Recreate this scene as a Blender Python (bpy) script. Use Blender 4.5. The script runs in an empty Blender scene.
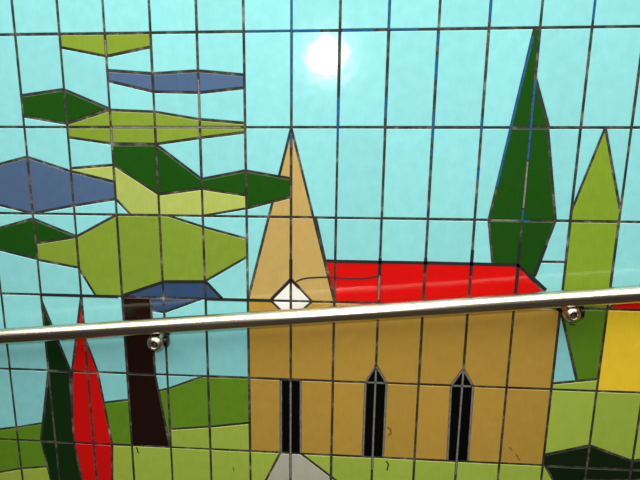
import bpy, bmesh, math, random
from mathutils import Vector, Matrix
random.seed(7)
scn = bpy.context.scene
COL = scn.collection

# ------------------------------------------------------------------ camera, world, light
T = 0.1                        # tile width (joint to joint), metres
ASP = 1.9802779841543363       # tile height / width
Z3 = 1.15                      # height of the third horizontal joint above the ground
F, CX, CY = 640.0, 320.0 - 50.9467, 240.0
RC = ((0.995477, 0.006279, 0.09479), (0.017354, 0.969004, -0.246434), (-0.0934, 0.246965, 0.964513))
CAM = (0.8549993 * T, -13.947597 * T, Z3 + 3.0394935 * T)
def cv(v): return Vector((v[0], v[2], -v[1]))          # (right, down, depth) -> Blender axes
RIGHT, DOWN, FWD = cv(RC[0]), cv(RC[1]), cv(RC[2])

cd = bpy.data.cameras.new('camera')
cd.sensor_width = 36.0
cd.lens = 36.0 * F / 640.0
cd.shift_x = (320.0 - CX) / 640.0
cd.clip_start = 0.02
cam = bpy.data.objects.new('camera', cd)
COL.objects.link(cam)
cam.matrix_world = Matrix(((RIGHT.x, -DOWN.x, -FWD.x, CAM[0]), (RIGHT.y, -DOWN.y, -FWD.y, CAM[1]),
                           (RIGHT.z, -DOWN.z, -FWD.z, CAM[2]), (0, 0, 0, 1)))
scn.camera = cam

world = bpy.data.worlds.new('world')
world.use_nodes = True
world.node_tree.nodes['Background'].inputs[0].default_value = (1.0, 0.93, 0.84, 1)
world.node_tree.nodes['Background'].inputs[1].default_value = 0.035
scn.world = world

fl = bpy.data.lights.new('camera_flash', 'POINT')      # the photograph's own flash
fl.energy = 48.0
fl.shadow_soft_size = 0.030
fl.color = (1.0, 0.985, 0.95)
flash = bpy.data.objects.new('camera_flash', fl)
flash.location = (CAM[0] - 0.02, CAM[1], CAM[2] + 0.080)
COL.objects.link(flash)

sl = bpy.data.lights.new('overhead_soft_light', 'AREA')       # broad soft light added overhead, source unseen; brightens the upper wall
sl.shape = 'RECTANGLE'
sl.size, sl.size_y = 4.0, 2.1
sl.energy = 138.0
sl.color = (1.0, 0.98, 0.94)
overhead_soft_light = bpy.data.objects.new('overhead_soft_light', sl)
overhead_soft_light.location = (0.1, -1.2, 2.6)
COL.objects.link(overhead_soft_light)

vs = scn.view_settings
vs.view_transform = 'Standard'
vs.look = 'None'
vs.exposure = -0.47
vs.gamma = 1.0
vs.use_curve_mapping = False

# ------------------------------------------------------------------ picture <-> wall grid
def ray(px, py):
    a, b = (px - CX) / F, (py - CY) / F
    return (RIGHT * a + DOWN * b + FWD)
def on_plane(px, py, y=0.0):
    d = ray(px, py)
    t = (y - CAM[1]) / d.y
    return Vector(CAM) + d * t
def to_grid(p): return (p.x / T + 6.0, (Z3 - p.z) / (T * ASP) + 3.0)
def grid_w(c, r): return ((c - 6.0) * T, Z3 - (r - 3.0) * T * ASP)   # wall x, z
def pix(x, z, y=0.0):
    v = Vector((x, y, z)) - Vector(CAM)
    w = v.dot(FWD)
    return CX + F * v.dot(RIGHT) / w, CY + F * v.dot(DOWN) / w
def G(px, py, sc=0.06, sr=0.032):
    c, r = to_grid(on_plane(px, py))
    if abs(c - round(c)) < sc: c = float(round(c))
    if abs(r - round(r)) < sr: r = float(round(r))
    return (c, r)
def CP(c, py):                       # the point on column joint c seen at image height py
    lo, hi = -6.0, 14.0
    for _ in range(50):
        m = (lo + hi) / 2
        if pix(*grid_w(c, m))[1] < py: lo = m
        else: hi = m
    r = (lo + hi) / 2
    if abs(r - round(r)) < 0.03: r = float(round(r))
    return (float(c), r)
def W2(p): return grid_w(*p)

# ------------------------------------------------------------------ materials
def nodes(name):
    m = bpy.data.materials.new(name)
    m.use_nodes = True
    nt = m.node_tree
    return m, nt, nt.nodes['Principled BSDF']
def N(nt, kind, **kw):
    n = nt.nodes.new(kind)
    for k, v in kw.items(): setattr(n, k, v)
    return n
def math_node(nt, op, a, b):
    n = N(nt, 'ShaderNodeMath', operation=op)
    for i, v in enumerate((a, b)):
        if isinstance(v, (int, float)): n.inputs[i].default_value = v
        else: nt.links.new(v, n.inputs[i])
    return n.outputs[0]

MATS = {}
def glaze(name, rgb, mottle=0.10, streak=0.08, rough=0.11, jitter=0.10, spec=0.36):
    """fired tile glaze: thin vertical brush grain, soft mottling, slightly wavy gloss"""
    m, nt, b = nodes(name)
    L = nt.links.new
    geo = N(nt, 'ShaderNodeNewGeometry')
    mp = N(nt, 'ShaderNodeMapping')
    L(geo.outputs['Position'], mp.inputs['Vector'])
    mp.inputs['Scale'].default_value = (420, 1, 26)
    n1 = N(nt, 'ShaderNodeTexNoise'); n1.inputs['Scale'].default_value = 1.0; n1.inputs['Detail'].default_value = 3
    L(mp.outputs[0], n1.inputs['Vector'])
    n2 = N(nt, 'ShaderNodeTexNoise'); n2.inputs['Scale'].default_value = 42; n2.inputs['Detail'].default_value = 5
    L(geo.outputs['Position'], n2.inputs['Vector'])
    oi = N(nt, 'ShaderNodeObjectInfo')
    v = math_node(nt, 'MULTIPLY', math_node(nt, 'SUBTRACT', n1.outputs['Fac'], 0.5), streak * 2)
    w = math_node(nt, 'MULTIPLY', math_node(nt, 'SUBTRACT', n2.outputs['Fac'], 0.5), mottle * 2)
    j = math_node(nt, 'MULTIPLY', math_node(nt, 'SUBTRACT', oi.outputs['Random'], 0.5), jitter)
    s = math_node(nt, 'ADD', math_node(nt, 'ADD', v, w), j)
    val = math_node(nt, 'ADD', s, 1.0)
    hsv = N(nt, 'ShaderNodeHueSaturation')
    hsv.inputs['Color'].default_value = (*rgb, 1)
    L(val, hsv.inputs['Value'])
    # tiny specks of dirt caught in the glaze
    n3 = N(nt, 'ShaderNodeTexNoise'); n3.inputs['Scale'].default_value = 95; n3.inputs['Detail'].default_value = 1
    L(geo.outputs['Position'], n3.inputs['Vector'])
    rp = N(nt, 'ShaderNodeValToRGB')
    rp.color_ramp.elements[0].position = 0.80; rp.color_ramp.elements[0].color = (0, 0, 0, 1)
    rp.color_ramp.elements[1].position = 0.84; rp.color_ramp.elements[1].color = (0.5, 0.5, 0.5, 1)
    L(n3.outputs['Fac'], rp.inputs['Fac'])
    mx = N(nt, 'ShaderNodeMix', data_type='RGBA')
    L(rp.outputs[0], mx.inputs[0]); L(hsv.outputs[0], mx.inputs[6])
    mx.inputs[7].default_value = (rgb[0] * 0.35, rgb[1] * 0.3, rgb[2] * 0.25, 1)
    L(mx.outputs[2], b.inputs['Base Color'])
    b.inputs['Roughness'].default_value = rough
    b.inputs['Specular IOR Level'].default_value = spec
    n4 = N(nt, 'ShaderNodeTexNoise'); n4.inputs['Scale'].default_value = 30; n4.inputs['Detail'].default_value = 1
    L(geo.outputs['Position'], n4.inputs['Vector'])
    bp = N(nt, 'ShaderNodeBump'); bp.inputs['Strength'].default_value = 0.03; bp.inputs['Distance'].default_value = 0.01
    L(n4.outputs['Fac'], bp.inputs['Height']); L(bp.outputs[0], b.inputs['Normal'])
    MATS[name] = m
    return m

glaze('sky_glaze', (0.265, 0.68, 0.69), mottle=0.11, streak=0.05, jitter=0.07)
glaze('olive_glaze', (0.215, 0.315, 0.032), streak=0.10)
glaze('lime_glaze', (0.41, 0.5, 0.11), streak=0.12)
glaze('leaf_glaze', (0.012, 0.075, 0.006), streak=0.12)
glaze('blue_glaze', (0.075, 0.13, 0.235), streak=0.10)
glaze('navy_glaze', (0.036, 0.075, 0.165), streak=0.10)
glaze('trunk_glaze', (0.016, 0.006, 0.004))
glaze('red_glaze', (0.66, 0.006, 0.005), mottle=0.06, streak=0.05, jitter=0.05)
glaze('bottle_glaze', (0.006, 0.028, 0.005))
glaze('hill_glaze', (0.125, 0.27, 0.016), streak=0.14)
glaze('meadow_glaze', (0.37, 0.49, 0.065), streak=0.12)
glaze('tan_glaze', (0.49, 0.298, 0.050), mottle=0.10, streak=0.10, jitter=0.08)
glaze('pale_tan_glaze', (0.52, 0.36, 0.115), mottle=0.10, streak=0.10, jitter=0.06)
glaze('white_glaze', (0.85, 0.85, 0.80), streak=0.04)
glaze('black_glaze', (0.003, 0.003, 0.003), jitter=0.0, rough=0.4, spec=0.04)
glaze('fir_glaze', (0.012, 0.07, 0.006), streak=0.15)
glaze('moss_glaze', (0.215, 0.34, 0.026), streak=0.14)
glaze('fern_glaze', (0.1, 0.22, 0.014), streak=0.14)
glaze('yellow_glaze', (0.90, 0.62, 0.035), streak=0.10)
glaze('shrub_glaze', (0.006, 0.016, 0.004))
glaze('stone_glaze', (0.47, 0.46, 0.36), streak=0.08)

def grout_mat():
    m, nt, b = nodes('grout')
    L = nt.links.new
    geo = N(nt, 'ShaderNodeNewGeometry')
    n1 = N(nt, 'ShaderNodeTexNoise'); n1.inputs['Scale'].default_value = 26; n1.inputs['Detail'].default_value = 6; n1.inputs['Roughness'].default_value = 0.7
    L(geo.outputs['Position'], n1.inputs['Vector'])
    rp = N(nt, 'ShaderNodeValToRGB'); cr = rp.color_ramp
    cr.elements[0].position = 0.34; cr.elements[0].color = (0.006, 0.006, 0.005, 1)
    cr.elements[1].position = 0.74; cr.elements[1].color = (0.42, 0.37, 0.27, 1)
    e = cr.elements.new(0.50); e.color = (0.035, 0.031, 0.022, 1)
    e = cr.elements.new(0.60); e.color = (0.12, 0.105, 0.075, 1)
    L(n1.outputs['Fac'], rp.inputs['Fac'])
    L(rp.outputs[0], b.inputs['Base Color'])
    b.inputs['Roughness'].default_value = 0.9
    n2 = N(nt, 'ShaderNodeTexNoise'); n2.inputs['Scale'].default_value = 700
    L(geo.outputs['Position'], n2.inputs['Vector'])
    bp = N(nt, 'ShaderNodeBump'); bp.inputs['Strength'].default_value = 0.4; bp.inputs['Distance'].default_value = 0.001
    L(n2.outputs['Fac'], bp.inputs['Height']); L(bp.outputs[0], b.inputs['Normal'])
    return m
M_GROUT = grout_mat()

def plain(name, rgb, rough=0.6, metal=0.0, noise=0.25, scale=60):
    m, nt, b = nodes(name)
    L = nt.links.new
    geo = N(nt, 'ShaderNodeNewGeometry')
    n1 = N(nt, 'ShaderNodeTexNoise'); n1.inputs['Scale'].default_value = scale; n1.inputs['Detail'].default_value = 4
    L(geo.outputs['Position'], n1.inputs['Vector'])
    hsv = N(nt, 'ShaderNodeHueSaturation'); hsv.inputs['Color'].default_value = (*rgb, 1)
    L(math_node(nt, 'ADD', math_node(nt, 'MULTIPLY', math_node(nt, 'SUBTRACT', n1.outputs['Fac'], 0.5), noise * 2), 1.0), hsv.inputs['Value'])
    L(hsv.outputs[0], b.inputs['Base Color'])
    b.inputs['Roughness'].default_value = rough
    b.inputs['Metallic'].default_value = metal
    return m
M_PAINT = plain('blue_joint_paint', (0.001, 0.085, 0.235), 0.85, 0, 0.9, 120)
M_DARK = plain('dark_scuff', (0.02, 0.015, 0.01), 0.7)
M_BLACK = plain('black_sealant', (0.006, 0.006, 0.005), 0.8)
M_PALE = plain('pale_cement', (0.19, 0.185, 0.155), 0.9, 0, 0.8, 90)
M_RUST = plain('rust_scuff', (0.28, 0.09, 0.02), 0.7)
M_WALL = plain('mortar', (0.30, 0.29, 0.27), 0.9)
M_FLOOR = plain('paving', (0.020, 0.009, 0.004), 0.85, 0, 0.4, 14)
M_CHROME = plain('polished_steel', (0.66, 0.60, 0.46), 0.34, 1.0, 0.1)
M_SOCKET = plain('socket_steel', (0.03, 0.018, 0.010), 0.5, 0.5)
M_BOLT = plain('bolt_brass', (0.42, 0.28, 0.12), 0.4, 1.0)
M_COLLAR = plain('dull_steel', (0.07, 0.045, 0.025), 0.4, 1.0)

def steel_mat():
    m, nt, b = nodes('brushed_steel')
    L = nt.links.new
    tc = N(nt, 'ShaderNodeTexCoord')
    mp = N(nt, 'ShaderNodeMapping'); mp.inputs['Scale'].default_value = (6, 300, 300)
    L(tc.outputs['Object'], mp.inputs['Vector'])
    n1 = N(nt, 'ShaderNodeTexNoise'); n1.inputs['Scale'].default_value = 1.0; n1.inputs['Detail'].default_value = 3
    L(mp.outputs[0], n1.inputs['Vector'])
    rp = N(nt, 'ShaderNodeValToRGB')
    rp.color_ramp.elements[0].position = 0.3; rp.color_ramp.elements[0].color = (0.66, 0.57, 0.42, 1)
    rp.color_ramp.elements[1].position = 0.7; rp.color_ramp.elements[1].color = (0.86, 0.77, 0.61, 1)
    L(n1.outputs['Fac'], rp.inputs['Fac']); L(rp.outputs[0], b.inputs['Base Color'])
    b.inputs['Metallic'].default_value = 1.0
    b.inputs['Roughness'].default_value = 0.26
    return m
M_STEEL = steel_mat()

# ------------------------------------------------------------------ helpers
def link(name, mesh, mat, parent=None):
    o = bpy.data.objects.new(name, mesh)
    COL.objects.link(o)
    if mat: mesh.materials.append(mat)
    if parent: o.parent = parent
    return o
def empty(name, loc=(0, 0, 0), parent=None):
    o = bpy.data.objects.new(name, None)
    o.empty_display_size = 0.05
    COL.objects.link(o)
    o.location = loc
    if parent: o.parent = parent
    return o
def box_mesh(x0, x1, y0, y1, z0, z1):
    me = bpy.data.meshes.new('box')
    v = [(x, y, z) for x in (x0, x1) for y in (y0, y1) for z in (z0, z1)]
    f = [(0, 1, 3, 2), (4, 6, 7, 5), (0, 4, 5, 1), (2, 3, 7, 6), (0, 2, 6, 4), (1, 5, 7, 3)]
    me.from_pydata(v, [], f)
    bm = bmesh.new(); bm.from_mesh(me); bmesh.ops.recalc_face_normals(bm, faces=bm.faces); bm.to_mesh(me); bm.free()
    return me
def smooth(me):
    for p in me.polygons: p.use_smooth = True

# ------------------------------------------------------------------ the setting
C0, C1, R0, R1 = -7, 21, -2, 9
XL, ZT = grid_w(C0, R0); XR, ZB = grid_w(C1, R1)
rail_a, rail_b = on_plane(0, 336.4, -0.059), on_plane(640, 293.9, -0.059)
rdir = (rail_b - rail_a).normalized()
slope = rdir.z / rdir.x
wall = link('wall_back', box_mesh(XL, XR, 0.0085, 0.20, -0.35, ZT), M_WALL)
wall['kind'] = 'structure'
wall['label'] = 'mortar wall behind the tile picture'
def floor_z(x): return rail_a.z + (x - rail_a.x) * slope - 0.92
fm = bpy.data.meshes.new('floor')
fv = [(x, y, floor_z(x) - d) for x in (XL, XR) for y in (-2.6, 0.0085) for d in (0, 0.1)]
fm.from_pydata(fv, [], [(0, 4, 6, 2), (1, 3, 7, 5), (0, 2, 3, 1), (4, 5, 7, 6), (0, 1, 5, 4), (2, 6, 7, 3)])
floor = link('floor', fm, M_FLOOR)
floor['kind'] = 'structure'
floor['label'] = 'dark paved ramp under the handrail'

# ------------------------------------------------------------------ the mural: motifs as convex outlines, cut by the tile grid
mural = empty('tile_mural', (0, 0, ZB))
mural['label'] = 'glazed tile wall picture of a church, trees and hills under turquoise sky'
mural['category'] = 'mural'
PARTS = {}
def part(key, name, label, mat):
    e = empty(name, (0, 0, 0), mural)
    e['label'] = label
    PARTS[key] = (e, MATS[mat])
MOTIFS = []            # (part key, convex polygon in grid units)
def poly(key, pts): MOTIFS.append((key, [p if isinstance(p, tuple) and len(p) == 3 else p for p in pts]))
def band(key, cols):   # trapezoids between column joints: (column, top y, bottom y)
    for a, b in zip(cols, cols[1:]):
        q = [CP(a[0], a[1]), CP(b[0], b[1]), CP(b[0], b[2]), CP(a[0], a[2])]
        out = []
        for p in q:
            if not out or math.dist(p, out[-1]) > 1e-3: out.append(p)
        if math.dist(out[0], out[-1]) < 1e-3: out.pop()
        MOTIFS.append((key, out))
def px(key, *pts): MOTIFS.append((key, [G(*p) for p in pts]))

part('sky', 'sky', 'turquoise sky tiles', 'sky_glaze')
part('meadow', 'meadow', 'yellow green meadow tiles', 'meadow_glaze')
part('hill', 'hill', 'mid green hill tiles', 'hill_glaze')
part('top_patch', 'leaf_patch', 'highest olive green leaf patch of the tree', 'olive_glaze')
part('slate', 'leaf_patch', 'narrow slate blue patch near the tree top', 'blue_glaze')
part('dark1', 'leaf_patch', 'dark green lozenge leaf patch', 'leaf_glaze')
part('olive2', 'leaf_patch', 'long olive green leaf band', 'olive_glaze')
part('dark2', 'leaf_patch', 'zigzag dark green leaf band pointing at the steeple', 'leaf_glaze')
part('lime', 'leaf_patch', 'pale lime green leaf band', 'lime_glaze')
part('blue2', 'leaf_patch', 'large slate blue leaf patch', 'blue_glaze')
part('dark3', 'leaf_patch', 'dark green leaf patch below the large blue one', 'leaf_glaze')
part('crown', 'leaf_patch', 'large bright olive green lower crown', 'olive_glaze')
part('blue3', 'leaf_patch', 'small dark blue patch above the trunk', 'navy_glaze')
part('trunk', 'tree_trunk', 'dark brown tree trunk', 'trunk_glaze')
part('cyp1', 'slender_cypress', 'blackish green slender tree', 'bottle_glaze')
part('red_tree', 'red_tree', 'red slender tree', 'red_glaze')
part('steeple', 'church_steeple', 'pale tan pointed church steeple', 'pale_tan_glaze')
part('nave', 'church_wall', 'tan church wall', 'tan_glaze')
part('roof', 'church_roof', 'bright red church roof', 'red_glaze')
part('rose', 'diamond_window', 'white diamond window at the foot of the steeple', 'white_glaze')
part('door', 'church_door', 'black rectangular church door', 'black_glaze')
part('win1', 'church_window', 'black pointed church window', 'black_glaze')
part('win2', 'church_window', 'black pointed church window', 'black_glaze')
part('fir', 'tall_fir', 'tall dark green pointed tree', 'fir_glaze')
part('cyp2', 'pointed_tree', 'olive green pointed tree crown', 'moss_glaze')
part('cyp3', 'pointed_tree_foot', 'darker green tapered tree foot', 'fern_glaze')
part('house', 'house_wall', 'yellow house wall', 'yellow_glaze')
part('hroof', 'house_roof', 'red house roof', 'red_glaze')
part('shrub', 'shrub', 'blackish green shrub', 'shrub_glaze')
part('path', 'path', 'grey path leading to the church door', 'stone_glaze')

# land
MOTIFS.append(('meadow', [(C0, 6), (C1, 6), (C1, R1), (C0, R1)]))
MOTIFS.append(('meadow', [(12, 5), (C1, 5), (C1, 6), (12, 6)]))
MOTIFS.append(('meadow', [(3, 5.7), (4, 5.7), (4, 6), (3, 6)]))
band('meadow', [(12, 384, 389.3), (13, 379.5, 390.5)])
band('meadow', [(3, 429.5, 447.5), (4, 427, 448.5), (5, 423, 451.3)])
band('hill', [(-4, 436, 482), (-2, 432, 475), (-1, 427.5, 468.8), (0, 421.5, 466), (1, 410, 466)])
band('hill', [(1, 404.5, 444.5), (2, 400, 446.3)])
band('hill', [(2, 397, 446.3), (3, 388.8, 447.5)])
px('hill', (167.6, 388.8), (203, 377), (208, 376.5), (210, 427), (169.8, 429.5))
band('hill', [(4, 376.5, 427), (5, 378, 423)])
px('path', (280.3, 453.5), (301, 453.5), (330.8, 476.8), (350, 492), (357, 520), (245, 520))
band('shrub', [(12, 455, 475), (13, 445.5, 480), (14, 461.3, 480), (15, 452, 480), (16, 464, 480)])
MOTIFS.pop(-4)
MOTIFS.append(('shrub', [CP(12, 455), CP(13, 445.5), (13, 6), (12, 6)]))
MOTIFS.append(('shrub', [(12.05, 6), (13, 6), (13, 6.35), (12.45, 6.35)]))
# the leafy tree
band('top_patch', [(1, 34, 47.5), (2, 33, 56.5), (3, 33, 47)])
band('slate', [(2, 70.5, 81.3), (3, 73.8, 92), (4, 70.8, 93), (5, 75, 88)])
band('olive2', [(1, 124, 137.5), (2, 110, 143.8), (3, 111.8, 144.2), (4, 119.5, 138), (5, 123.3, 132.5)])
band('dark1', [(0, 95.8, 116.5), (1, 89.5, 124), (2, 108.8, 108.8)])
# steeple, then the leaf band that lies over it
px('steeple', (291, 128.3), (334.2, 302), (247.5, 299.5))
band('lime', [(1, 168.5, 171.5), (2, 165, 182)])
MOTIFS.append(('lime', [CP(2, 165), CP(3, 194), (3, 3), G(130.5, 214.5), CP(2, 199)]))
band('lime', [(3, 195, 214.5), (4, 189, 215)])
MOTIFS.append(('lime', [CP(4, 189), CP(5, 195.8), CP(5, 208.5), (4, 3)]))
band('dark2', [(2, 144.5, 165), (3, 144.5, 194.3), (4, 179.3, 188.7), (5, 170.8, 195.8)])
band('dark2', [(5, 170.8, 208.8), (6, 178.8, 197)])
band('blue2', [(-2, 182, 190), (-1, 167.5, 203), (0, 157, 211.8), (1, 171.5, 205.8), (2, 182.3, 199.3)])
band('dark3', [(-2, 243, 244), (-1, 230, 249), (0, 218.8, 259.5)])
band('dark3', [(0, 218.8, 243.5), (1, 236.3, 237.3)])
band('crown', [(0, 243.5, 260), (1, 237, 268)])
MOTIFS.append(('crown', [CP(1, 236.8), (2, 3), (2, 4), G(95.5, 295.5), CP(1, 269)]))
MOTIFS.append(('crown', [(2, 3), (3, 3), CP(3, 282), (2, 4)]))
MOTIFS.append(('crown', [(3, 3), G(167.5, 215), CP(4, 227), CP(4, 281.5), CP(3, 281.5)]))
MOTIFS.append(('crown', [CP(4, 227), CP(5, 239), CP(5, 257), CP(4, 281.5)]))
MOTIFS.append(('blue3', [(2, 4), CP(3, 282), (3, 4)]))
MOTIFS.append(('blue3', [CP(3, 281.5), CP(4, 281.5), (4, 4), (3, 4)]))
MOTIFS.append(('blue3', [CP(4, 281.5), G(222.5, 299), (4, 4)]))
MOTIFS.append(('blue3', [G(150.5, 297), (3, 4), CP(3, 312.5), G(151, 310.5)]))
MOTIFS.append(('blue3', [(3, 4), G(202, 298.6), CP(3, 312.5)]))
MOTIFS.append(('trunk', [(2, 4), G(150.3, 297), G(155, 375), (2, 5)]))
MOTIFS.append(('trunk', [(2, 5), G(155, 375), (2.97, 6), (2, 6)]))
# slender trees on the left
MOTIFS.append(('cyp1', [CP(0, 301), G(70.5, 372), (0, 5)]))
MOTIFS.append(('cyp1', [(0, 5), G(72, 372), G(74, 444), (0, 6)]))
MOTIFS.append(('cyp1', [(0, 5), (0, 6), G(40.8, 443), G(46.4, 371.5)]))
MOTIFS.append(('cyp1', [G(41.3, 443), (0, 6), G(74, 444), G(86, 500), G(55.5, 500)]))
MOTIFS.append(('red_tree', [(1, 4), (1, 5), G(72, 372)]))
MOTIFS.append(('red_tree', [CP(1, 338), G(97.5, 372.2), (1, 5)]))
MOTIFS.append(('red_tree', [G(72, 372), (1, 5), (1, 6), G(74, 444), G(72.3, 420)]))
MOTIFS.append(('red_tree', [(1, 5), G(97.5, 372.2), G(112, 445), (1, 6)]))
MOTIFS.append(('red_tree', [G(74, 444), (1, 6), CP(1, 510), G(88, 510)]))
MOTIFS.append(('red_tree', [(1, 6), G(112, 445), G(112, 482), G(106, 510), CP(1, 510)]))
# church
MOTIFS.append(('nave', [(5, 4), (12, 4), (12, 6), (5, 6)]))
MOTIFS.append(('rose', [CP(6, 279.4), G(312, 301.2), CP(6, 321), G(270.6, 299.4)]))
px('door', (281, 379.8), (300.5, 379.8), (300.5, 453.3), (281, 453))
px('win1', (375.4, 365.5), (386.5, 383.5), (383, 457.5), (363, 457), (365.8, 383))
px('win2', (463.2, 369), (473.2, 386.3), (468, 461.3), (447.5, 460.8), (451.3, 385.8))
# trees on the right and the church roof in front of them
MOTIFS.append(('fir', [(10.89, 1), (11, 1), (11, 3), G(488.8, 220.5)]))
MOTIFS.append(('fir', [CP(11, 77.5), G(547.3, 121), G(555.6, 221), (11, 3)]))
MOTIFS.append(('fir', [G(488.8, 220.5), (11, 3), CP(11, 265), G(492.6, 264.3)]))
MOTIFS.append(('fir', [(11, 3), G(555.6, 221.5), G(533.8, 277.5), CP(11, 266)]))
MOTIFS.append(('roof', [G(325.2, 260.8), (7, to_grid(on_plane(337, 261))[1]), (7, 4)]))
band('roof', [(7, 261.2, 302), (8, 262, 303), (9, 262.8, 304), (10, 264, 305), (11, 265.2, 306)])
MOTIFS.append(('roof', [CP(11, 265.2), (12, 4), (11, 4)]))
MOTIFS.append(('cyp2', [G(605.3, 129, 0.0), CP(13, 212), (13, 3), (12, 3), CP(12, 211)]))
MOTIFS.append(('cyp2', [(12, 3), (13, 3), (13, 4), (12, 4)]))
MOTIFS.append(('cyp3', [(12, 4), (13, 4), CP(13, 379.5), G(577, 381.5, 0, 0)]))
MOTIFS.append(('hroof', [(13, 4), (17, 4), (15, 3.07)]))
MOTIFS.append(('house', [(13, 4), (17, 4), (17, 5), (13, 5)]))
CUTS = [('sky', 11, 3, G(520, 261.5, 0, 0), G(580, 262.8, 0, 0))]     # extra saw cuts across one piece

def area(p): return 0.5 * sum(p[i][0] * p[(i + 1) % len(p)][1] - p[(i + 1) % len(p)][0] * p[i][1] for i in range(len(p)))
def half(p, a, b, keep):           # keep the side of line a-b with sign keep
    def s(q): return keep * ((b[0] - a[0]) * (q[1] - a[1]) - (b[1] - a[1]) * (q[0] - a[0]))
    out = []
    for i in range(len(p)):
        q, r = p[i], p[(i + 1) % len(p)]
        sq, sr = s(q), s(r)
        if sq >= 0: out.append(q)
        if (sq > 0 and sr < 0) or (sq < 0 and sr > 0):
            t = sq / (sq - sr)
            out.append((q[0] + (r[0] - q[0]) * t, q[1] + (r[1] - q[1]) * t))
    cl = []
    for q in out:
        if not cl or math.dist(q, cl[-1]) > 1e-6: cl.append(q)
    if len(cl) > 1 and math.dist(cl[0], cl[-1]) < 1e-6: cl.pop()
    return cl if len(cl) > 2 else []
EPS = 0.0035
def ccw(p): return p if area(p) > 0 else p[::-1]
MP = [(k, ccw(p)) for k, p in MOTIFS]
BB = [(min(q[0] for q in p), max(q[0] for q in p), min(q[1] for q in p), max(q[1] for q in p)) for k, p in MP]
PIECES = []
for c in range(C0, C1):
    for r in range(R0, R1):
        left = [[(c, r), (c + 1, r), (c + 1, r + 1), (c, r + 1)]]       # what no motif has claimed yet
        cell = []
        for (k, m), b in zip(MP[::-1], BB[::-1]):                       # the motif in front claims its part first
            if b[0] >= c + 1 or b[1] <= c or b[2] >= r + 1 or b[3] <= r: continue
            mc = [(c, r), (c + 1, r), (c + 1, r + 1), (c, r + 1)]       # only the outline inside this tile is sawn
            for i in range(len(m)):
                mc = half(mc, m[i], m[(i + 1) % len(m)], 1)
                if not mc: break
            if not mc: continue
            nxt = []
            for p in left:
                ins = p
                for i in range(len(mc)):
                    ins = half(ins, mc[i], mc[(i + 1) % len(mc)], 1)
                    if not ins: break
                if not ins or abs(area(ins)) < EPS:
                    nxt.append(p); continue
                rest = p
                for i in range(len(mc)):
                    a, d = mc[i], mc[(i + 1) % len(mc)]
                    if any(abs(a[q] - d[q]) < 1e-6 and min(abs(a[q] - o), abs(a[q] - o - 1)) < 1e-6 for q, o in ((0, c), (1, r))): continue
                    if math.dist(a, d) < 0.01: continue
                    out = half(rest, a, d, -1)
                    if out and abs(area(out)) > EPS * 0.6:
                        nxt.append(out)
                    new = half(rest, a, d, 1)
                    if new: rest = new
                cell.append((k, rest))
            left = nxt
        cell += [('sky', p) for p in left]
        for key, cc, rr, a, b in CUTS:
            if (cc, rr) == (c, r):
                nxt = []
                for kk, p in cell:
                    if kk == key:
                        for s in (1, -1):
                            h = half(p, a, b, s)
                            if h and abs(area(h)) > EPS: nxt.append((kk, h))
                    else: nxt.append((kk, p))
                cell = nxt
        PIECES += [(k, c, r, p) for k, p in cell]

def inset(p, g):                   # convex inset in metres, p counter-clockwise in (x, z)
    out = p
    n = len(p)
    for i in range(n):
        a, b = p[i], p[(i + 1) % n]
        L = math.dist(a, b)
        if L < 1e-6: continue
        nx, ny = -(b[1] - a[1]) / L * g, (b[0] - a[0]) / L * g
        out = half([q for q in out], (a[0] + nx, a[1] + ny), (b[0] + nx, b[1] + ny), 1)
        if not out: return []
    return out
def tile_geo(p, depth=0.0085, bev=0.0009):
    lift = random.uniform(-0.0003, 0.0003)
    top = inset(p, bev)
    if len(top) != len(p): top = None
    v, f = [], []
    n = len(p)
    v += [(q[0], depth, q[1]) for q in p]
    if top:
        v += [(q[0], 0.0007 + lift, q[1]) for q in p] + [(q[0], lift, q[1]) for q in top]
        rings = 3
    else:
        v += [(q[0], lift + 0.0003, q[1]) for q in p]
        rings = 2
    for k in range(rings - 1):
        for i in range(n):
            j = (i + 1) % n
            f.append((k * n + i, k * n + j, (k + 1) * n + j, (k + 1) * n + i))
    f.append(tuple(range((rings - 1) * n, rings * n)))
    return v, f
FAR = {}
for k, c, r, p in PIECES:
    e, mat = PARTS[k]
    w = ccw([W2(q) for q in p])
    g = random.uniform(0.0025, 0.0032)
    w = inset(w, g)
    if not w or abs(area(w)) < 1.2e-5: continue
    # drop nearly-coincident corners left by the cut
    ww = []
    for q in w:
        if not ww or math.dist(q, ww[-1]) > 4e-4: ww.append(q)
    if len(ww) > 2 and math.dist(ww[0], ww[-1]) < 4e-4: ww.pop()
    if len(ww) < 3: continue
    pp = [pix(*q) for q in ww]
    v, f = tile_geo(ww)
    if all(q[0] < -4 or q[0] > 644 or q[1] < -4 or q[1] > 484 for q in pp) and (max(q[0] for q in pp) < -4 or min(q[0] for q in pp) > 644 or max(q[1] for q in pp) < -4 or min(q[1] for q in pp) > 484):
        V, Fc = FAR.setdefault(k, ([], []))
        o = len(V)
        V += v
        Fc += [tuple(i + o for i in ff) for ff in f]
        continue
    cx = sum(q[0] for q in ww) / len(ww); cz = sum(q[1] for q in ww) / len(ww)
    me = bpy.data.meshes.new('tile')
    me.from_pydata([(a - cx, b, d - cz) for a, b, d in v], [], f)
    o = link('tile', me, mat, e)
    o.location = (cx, 0, cz - ZB)
for k, (V, Fc) in FAR.items():     # the run of tiles that goes on outside the picture
    e, mat = PARTS[k]
    me = bpy.data.meshes.new('tile_run')
    me.from_pydata([(a, b, d - ZB) for a, b, d in V], [], Fc)
    o = link('tile_run', me, mat, e)
    o['kind'] = 'stuff'
for e, _ in PARTS.values():
    if not e.children: bpy.data.objects.remove(e)

gm = box_mesh(XL, XR, 0.0016, 0.0084, 0, ZT - ZB)
link('grout', gm, M_GROUT, mural)

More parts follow.
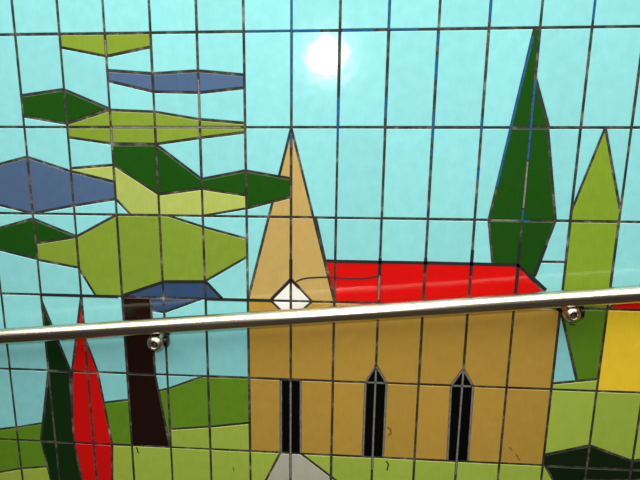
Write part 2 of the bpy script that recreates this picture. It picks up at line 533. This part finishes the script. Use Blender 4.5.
# blue paint and scuffs
def strip_geo(pts, w, y):
    V, Fc = [], []
    P = [on_plane(*p) for p in pts]
    P = [Vector((p.x, p.z)) for p in P]
    for i, p in enumerate(P):
        d = (P[min(i + 1, len(P) - 1)] - P[max(i - 1, 0)]).normalized()
        n = Vector((-d.y, d.x)) * (w / 2)
        for q in (p + n, p - n):
            V.append((q.x, y, q.y - ZB))
        for q in (p + n, p - n):
            V.append((q.x, y + 0.0008, q.y - ZB))
    for i in range(len(P) - 1):
        a, b = 4 * i, 4 * i + 4
        Fc += [(a, b, b + 1, a + 1), (a, a + 2, b + 2, b), (a + 1, b + 1, b + 3, a + 3)]
    return V, Fc
def strip(name, pts, w, y, mat, label=None):
    V, Fc = strip_geo(pts, w, y)
    me = bpy.data.meshes.new(name)
    me.from_pydata(V, [], Fc)
    bm = bmesh.new(); bm.from_mesh(me); bmesh.ops.recalc_face_normals(bm, faces=bm.faces); bm.to_mesh(me); bm.free()
    o = link(name, me, mat, mural)
    if label: o['label'] = label
    return o
def joint_px(c=None, r=None, a=0, b=0):       # a stretch of a grid joint, by image height or image x
    if c is not None:
        return [pix(*W2(CP(c, a))), pix(*W2(CP(c, b)))]
    lo = [pix(*grid_w(cc, r)) for cc in (a, b)]
    return lo
for pts in (joint_px(r=1, a=5.05, b=5.95), joint_px(r=1, a=6.03, b=6.6), joint_px(r=1, a=7.05, b=7.7), joint_px(r=1, a=8.05, b=8.6),
            joint_px(c=6, a=0, b=108), joint_px(c=6, a=133, b=148), joint_px(c=7, a=98, b=142), joint_px(c=8, a=0, b=28),
            joint_px(c=8, a=97, b=118), joint_px(c=9, a=33, b=47), joint_px(c=9, a=55, b=80), joint_px(c=9, a=112, b=140), joint_px(c=9, a=148, b=156), joint_px(c=10, a=-10, b=20),
            joint_px(c=10, a=117, b=132), joint_px(c=10, a=170, b=180), joint_px(c=11, a=80, b=160), joint_px(c=11, a=210, b=220), joint_px(r=3, a=11.02, b=11.16),
            joint_px(c=12, a=0, b=20), [(533.4, 36), (496.8, 187)], [(285, 140), (283, 151)]):
    strip('joint_paint', pts, 0.0040, 0.0009, M_PAINT, 'blue paint in the tile joint')
for pts in ([(327, 261), (380, 262.2), (430, 263), (478, 264.2), (519, 265.3)], [(519, 265.3), (546, 290)], joint_px(c=11, a=243, b=300), [(291, 279.6), (272, 298.5)],
            joint_px(c=6, a=259, b=281), [(291, 279.6), (299, 287.5)], [(162, 281.7), (206, 281.7)], [(206, 281.7), (222, 298.5)], joint_px(r=4, a=4.0, b=5.6), [(534.5, 276), (546, 245)],
            joint_px(c=9, a=258, b=272), joint_px(c=10, a=250, b=275), joint_px(c=8, a=258, b=275), [(124, 295), (162, 282.3)], joint_px(r=4, a=0.0, b=1.9)):
    strip('joint_sealant', pts, 0.0072, -0.0005, M_BLACK, 'black smeared joint')
for pts in ([(281, 381), (281, 452.5)], [(300.7, 381), (300.7, 453)], joint_px(c=6, a=382, b=478), [(365.6, 384), (363, 456)], [(386.4, 384), (383.2, 456.5)], joint_px(c=8, a=370, b=470),
            [(374.5, 367), (366.2, 382)], [(376.5, 367), (386, 382)], [(451.2, 387), (447.6, 460)], [(473, 387), (468.2, 460.5)], joint_px(c=10, a=372, b=475), [(462.2, 371), (452, 385)],
            [(464.2, 371), (472.5, 385)], joint_px(r=2, a=2.05, b=4.9), joint_px(r=5, a=7.82, b=8.18), joint_px(r=5, a=9.8, b=10.2), joint_px(c=8, a=276, b=300),
            joint_px(r=3, a=10.35, b=10.9), joint_px(c=11, a=162, b=208), joint_px(c=4, a=80, b=118), joint_px(c=2, a=40, b=56), joint_px(c=2, a=126, b=150)):
    strip('pale_joint', pts, 0.0036, 0.0009, M_PALE, 'pale grey cement in the tile joint')
strip('crack', [(296, 281.5), (301, 279.3), (307, 278), (317, 277.4), (327, 277), (337, 277.6), (350, 278.6), (362, 278.4), (372, 277.2), (379, 276)], 0.0034, -0.0007, M_DARK, 'thin dark crack across steeple and roof')
strip('scuff_mark', [(387, 427), (390.5, 429), (391, 433), (388, 435.5)], 0.0040, -0.0007, M_RUST, 'rusty brown mark')
strip('scuff_mark', [(386, 461), (388.5, 464), (387, 470)], 0.0030, -0.0007, M_DARK, 'dark smear below the pointed window')
strip('scuff_mark', [(136.5, 447), (138.5, 453)], 0.0030, -0.0007, M_DARK, 'dark drip under the trunk')
strip('scuff_mark', [(516, 454), (520, 461)], 0.0014, -0.0007, M_DARK, 'small dark scratch')
strip('scuff_mark', [(512, 450), (509, 447)], 0.0012, -0.0007, M_DARK, 'small dark scratch')
strip('scuff_mark', [(233, 467), (234, 471)], 0.0014, -0.0007, M_DARK, 'small dark scratch')
strip('scuff_mark', [(575, 325), (569, 324)], 0.0024, -0.0007, M_DARK, 'dark smear under the bracket')

# ------------------------------------------------------------------ handrail
RAD = 0.0182
hr = empty('handrail', rail_a - Vector((0, 0, 0)))
hr['label'] = 'brushed steel tube handrail sloping up across the tile picture'
hr['category'] = 'handrail'
def revolve(name, prof, axis, loc, mat, parent, seg=32, sm=True, cap=True):
    """prof: (distance along axis, radius) list"""
    axis = Vector(axis).normalized()
    u = axis.orthogonal().normalized(); w = axis.cross(u)
    V, Fc = [], []
    for t, rr in prof:
        for k in range(seg):
            a = 2 * math.pi * k / seg
            V.append(axis * t + (u * math.cos(a) + w * math.sin(a)) * rr)
    for i in range(len(prof) - 1):
        for k in range(seg):
            j = (k + 1) % seg
            Fc.append((i * seg + k, i * seg + j, (i + 1) * seg + j, (i + 1) * seg + k))
    if cap:
        Fc.append(tuple(range(seg))[::-1]); Fc.append(tuple(range((len(prof) - 1) * seg, len(prof) * seg)))
    me = bpy.data.meshes.new(name)
    me.from_pydata([tuple(v) for v in V], [], Fc)
    bm = bmesh.new(); bm.from_mesh(me); bmesh.ops.recalc_face_normals(bm, faces=bm.faces); bm.to_mesh(me); bm.free()
    if sm:
        smooth(me)
        if hasattr(me, 'set_sharp_from_angle'): me.set_sharp_from_angle(angle=math.radians(40))
    o = link(name, me, mat, None)
    o.parent = parent
    base = Vector((0, 0, 0))
    q = parent
    while q: base += q.location; q = q.parent
    o.location = Vector(loc) - base
    return o
L0, L1 = -1.0, (rail_b - rail_a).length + 1.0
revolve('rail_tube', [(L0, RAD), (L1, RAD)], rdir, rail_a, M_STEEL, hr, 64)
for bx, by, R in ((155.6, 342.8, 0.0196), (571.8, 313.6, 0.0178)):
    c = on_plane(bx, by, -0.062)
    br = empty('bracket', c - hr.location, hr)
    br['label'] = 'polished steel wall bracket with a round domed end'
    dome = [(0.024, 0.009), (0.010, 0.0135), (0.006, R * 0.97), (0.0, R), (-0.006, R * 0.93), (-0.0105, R * 0.78), (-0.0135, R * 0.55), (-0.0138, R * 0.46), (-0.0130, R * 0.42), (-0.0070, R * 0.40)]
    revolve('domed_end', dome, (0, 1, 0), c, M_CHROME, br)
    revolve('socket', [(-0.0078, R * 0.41), (-0.0062, R * 0.41)], (0, 1, 0), c, M_SOCKET, br, 24, False)
    revolve('bolt', [(-0.0112, R * 0.17), (-0.0106, R * 0.2), (-0.0070, R * 0.2)], (0, 1, 0), c, M_BOLT, br, 6, False)
    revolve('arm', [(0.0, 0.0085), (-c.y - 0.004, 0.0085)], (0, 1, 0), c, M_CHROME, br)
    revolve('wall_flange', [(-c.y - 0.0055, 0.017), (-c.y - 0.0045, 0.018), (-c.y - 0.0005, 0.018)], (0, 1, 0), c, M_COLLAR, br)
    t = (c.x - rail_a.x) / rdir.x
    top = rail_a + rdir * t
    revolve('saddle_pin', [(0.0, 0.010), (max(0.012, top.z - c.z - RAD + 0.002), 0.010)], (0, 0, 1), (c.x, c.y + 0.003, c.z), M_COLLAR, br)
    revolve('collar', [(0.0, 0.010), (0.002, 0.0135), (0.009, 0.0135), (0.011, 0.010)], (1, 0, 0), (c.x + 0.0165, c.y + 0.012, c.z + 0.001), M_COLLAR, br)
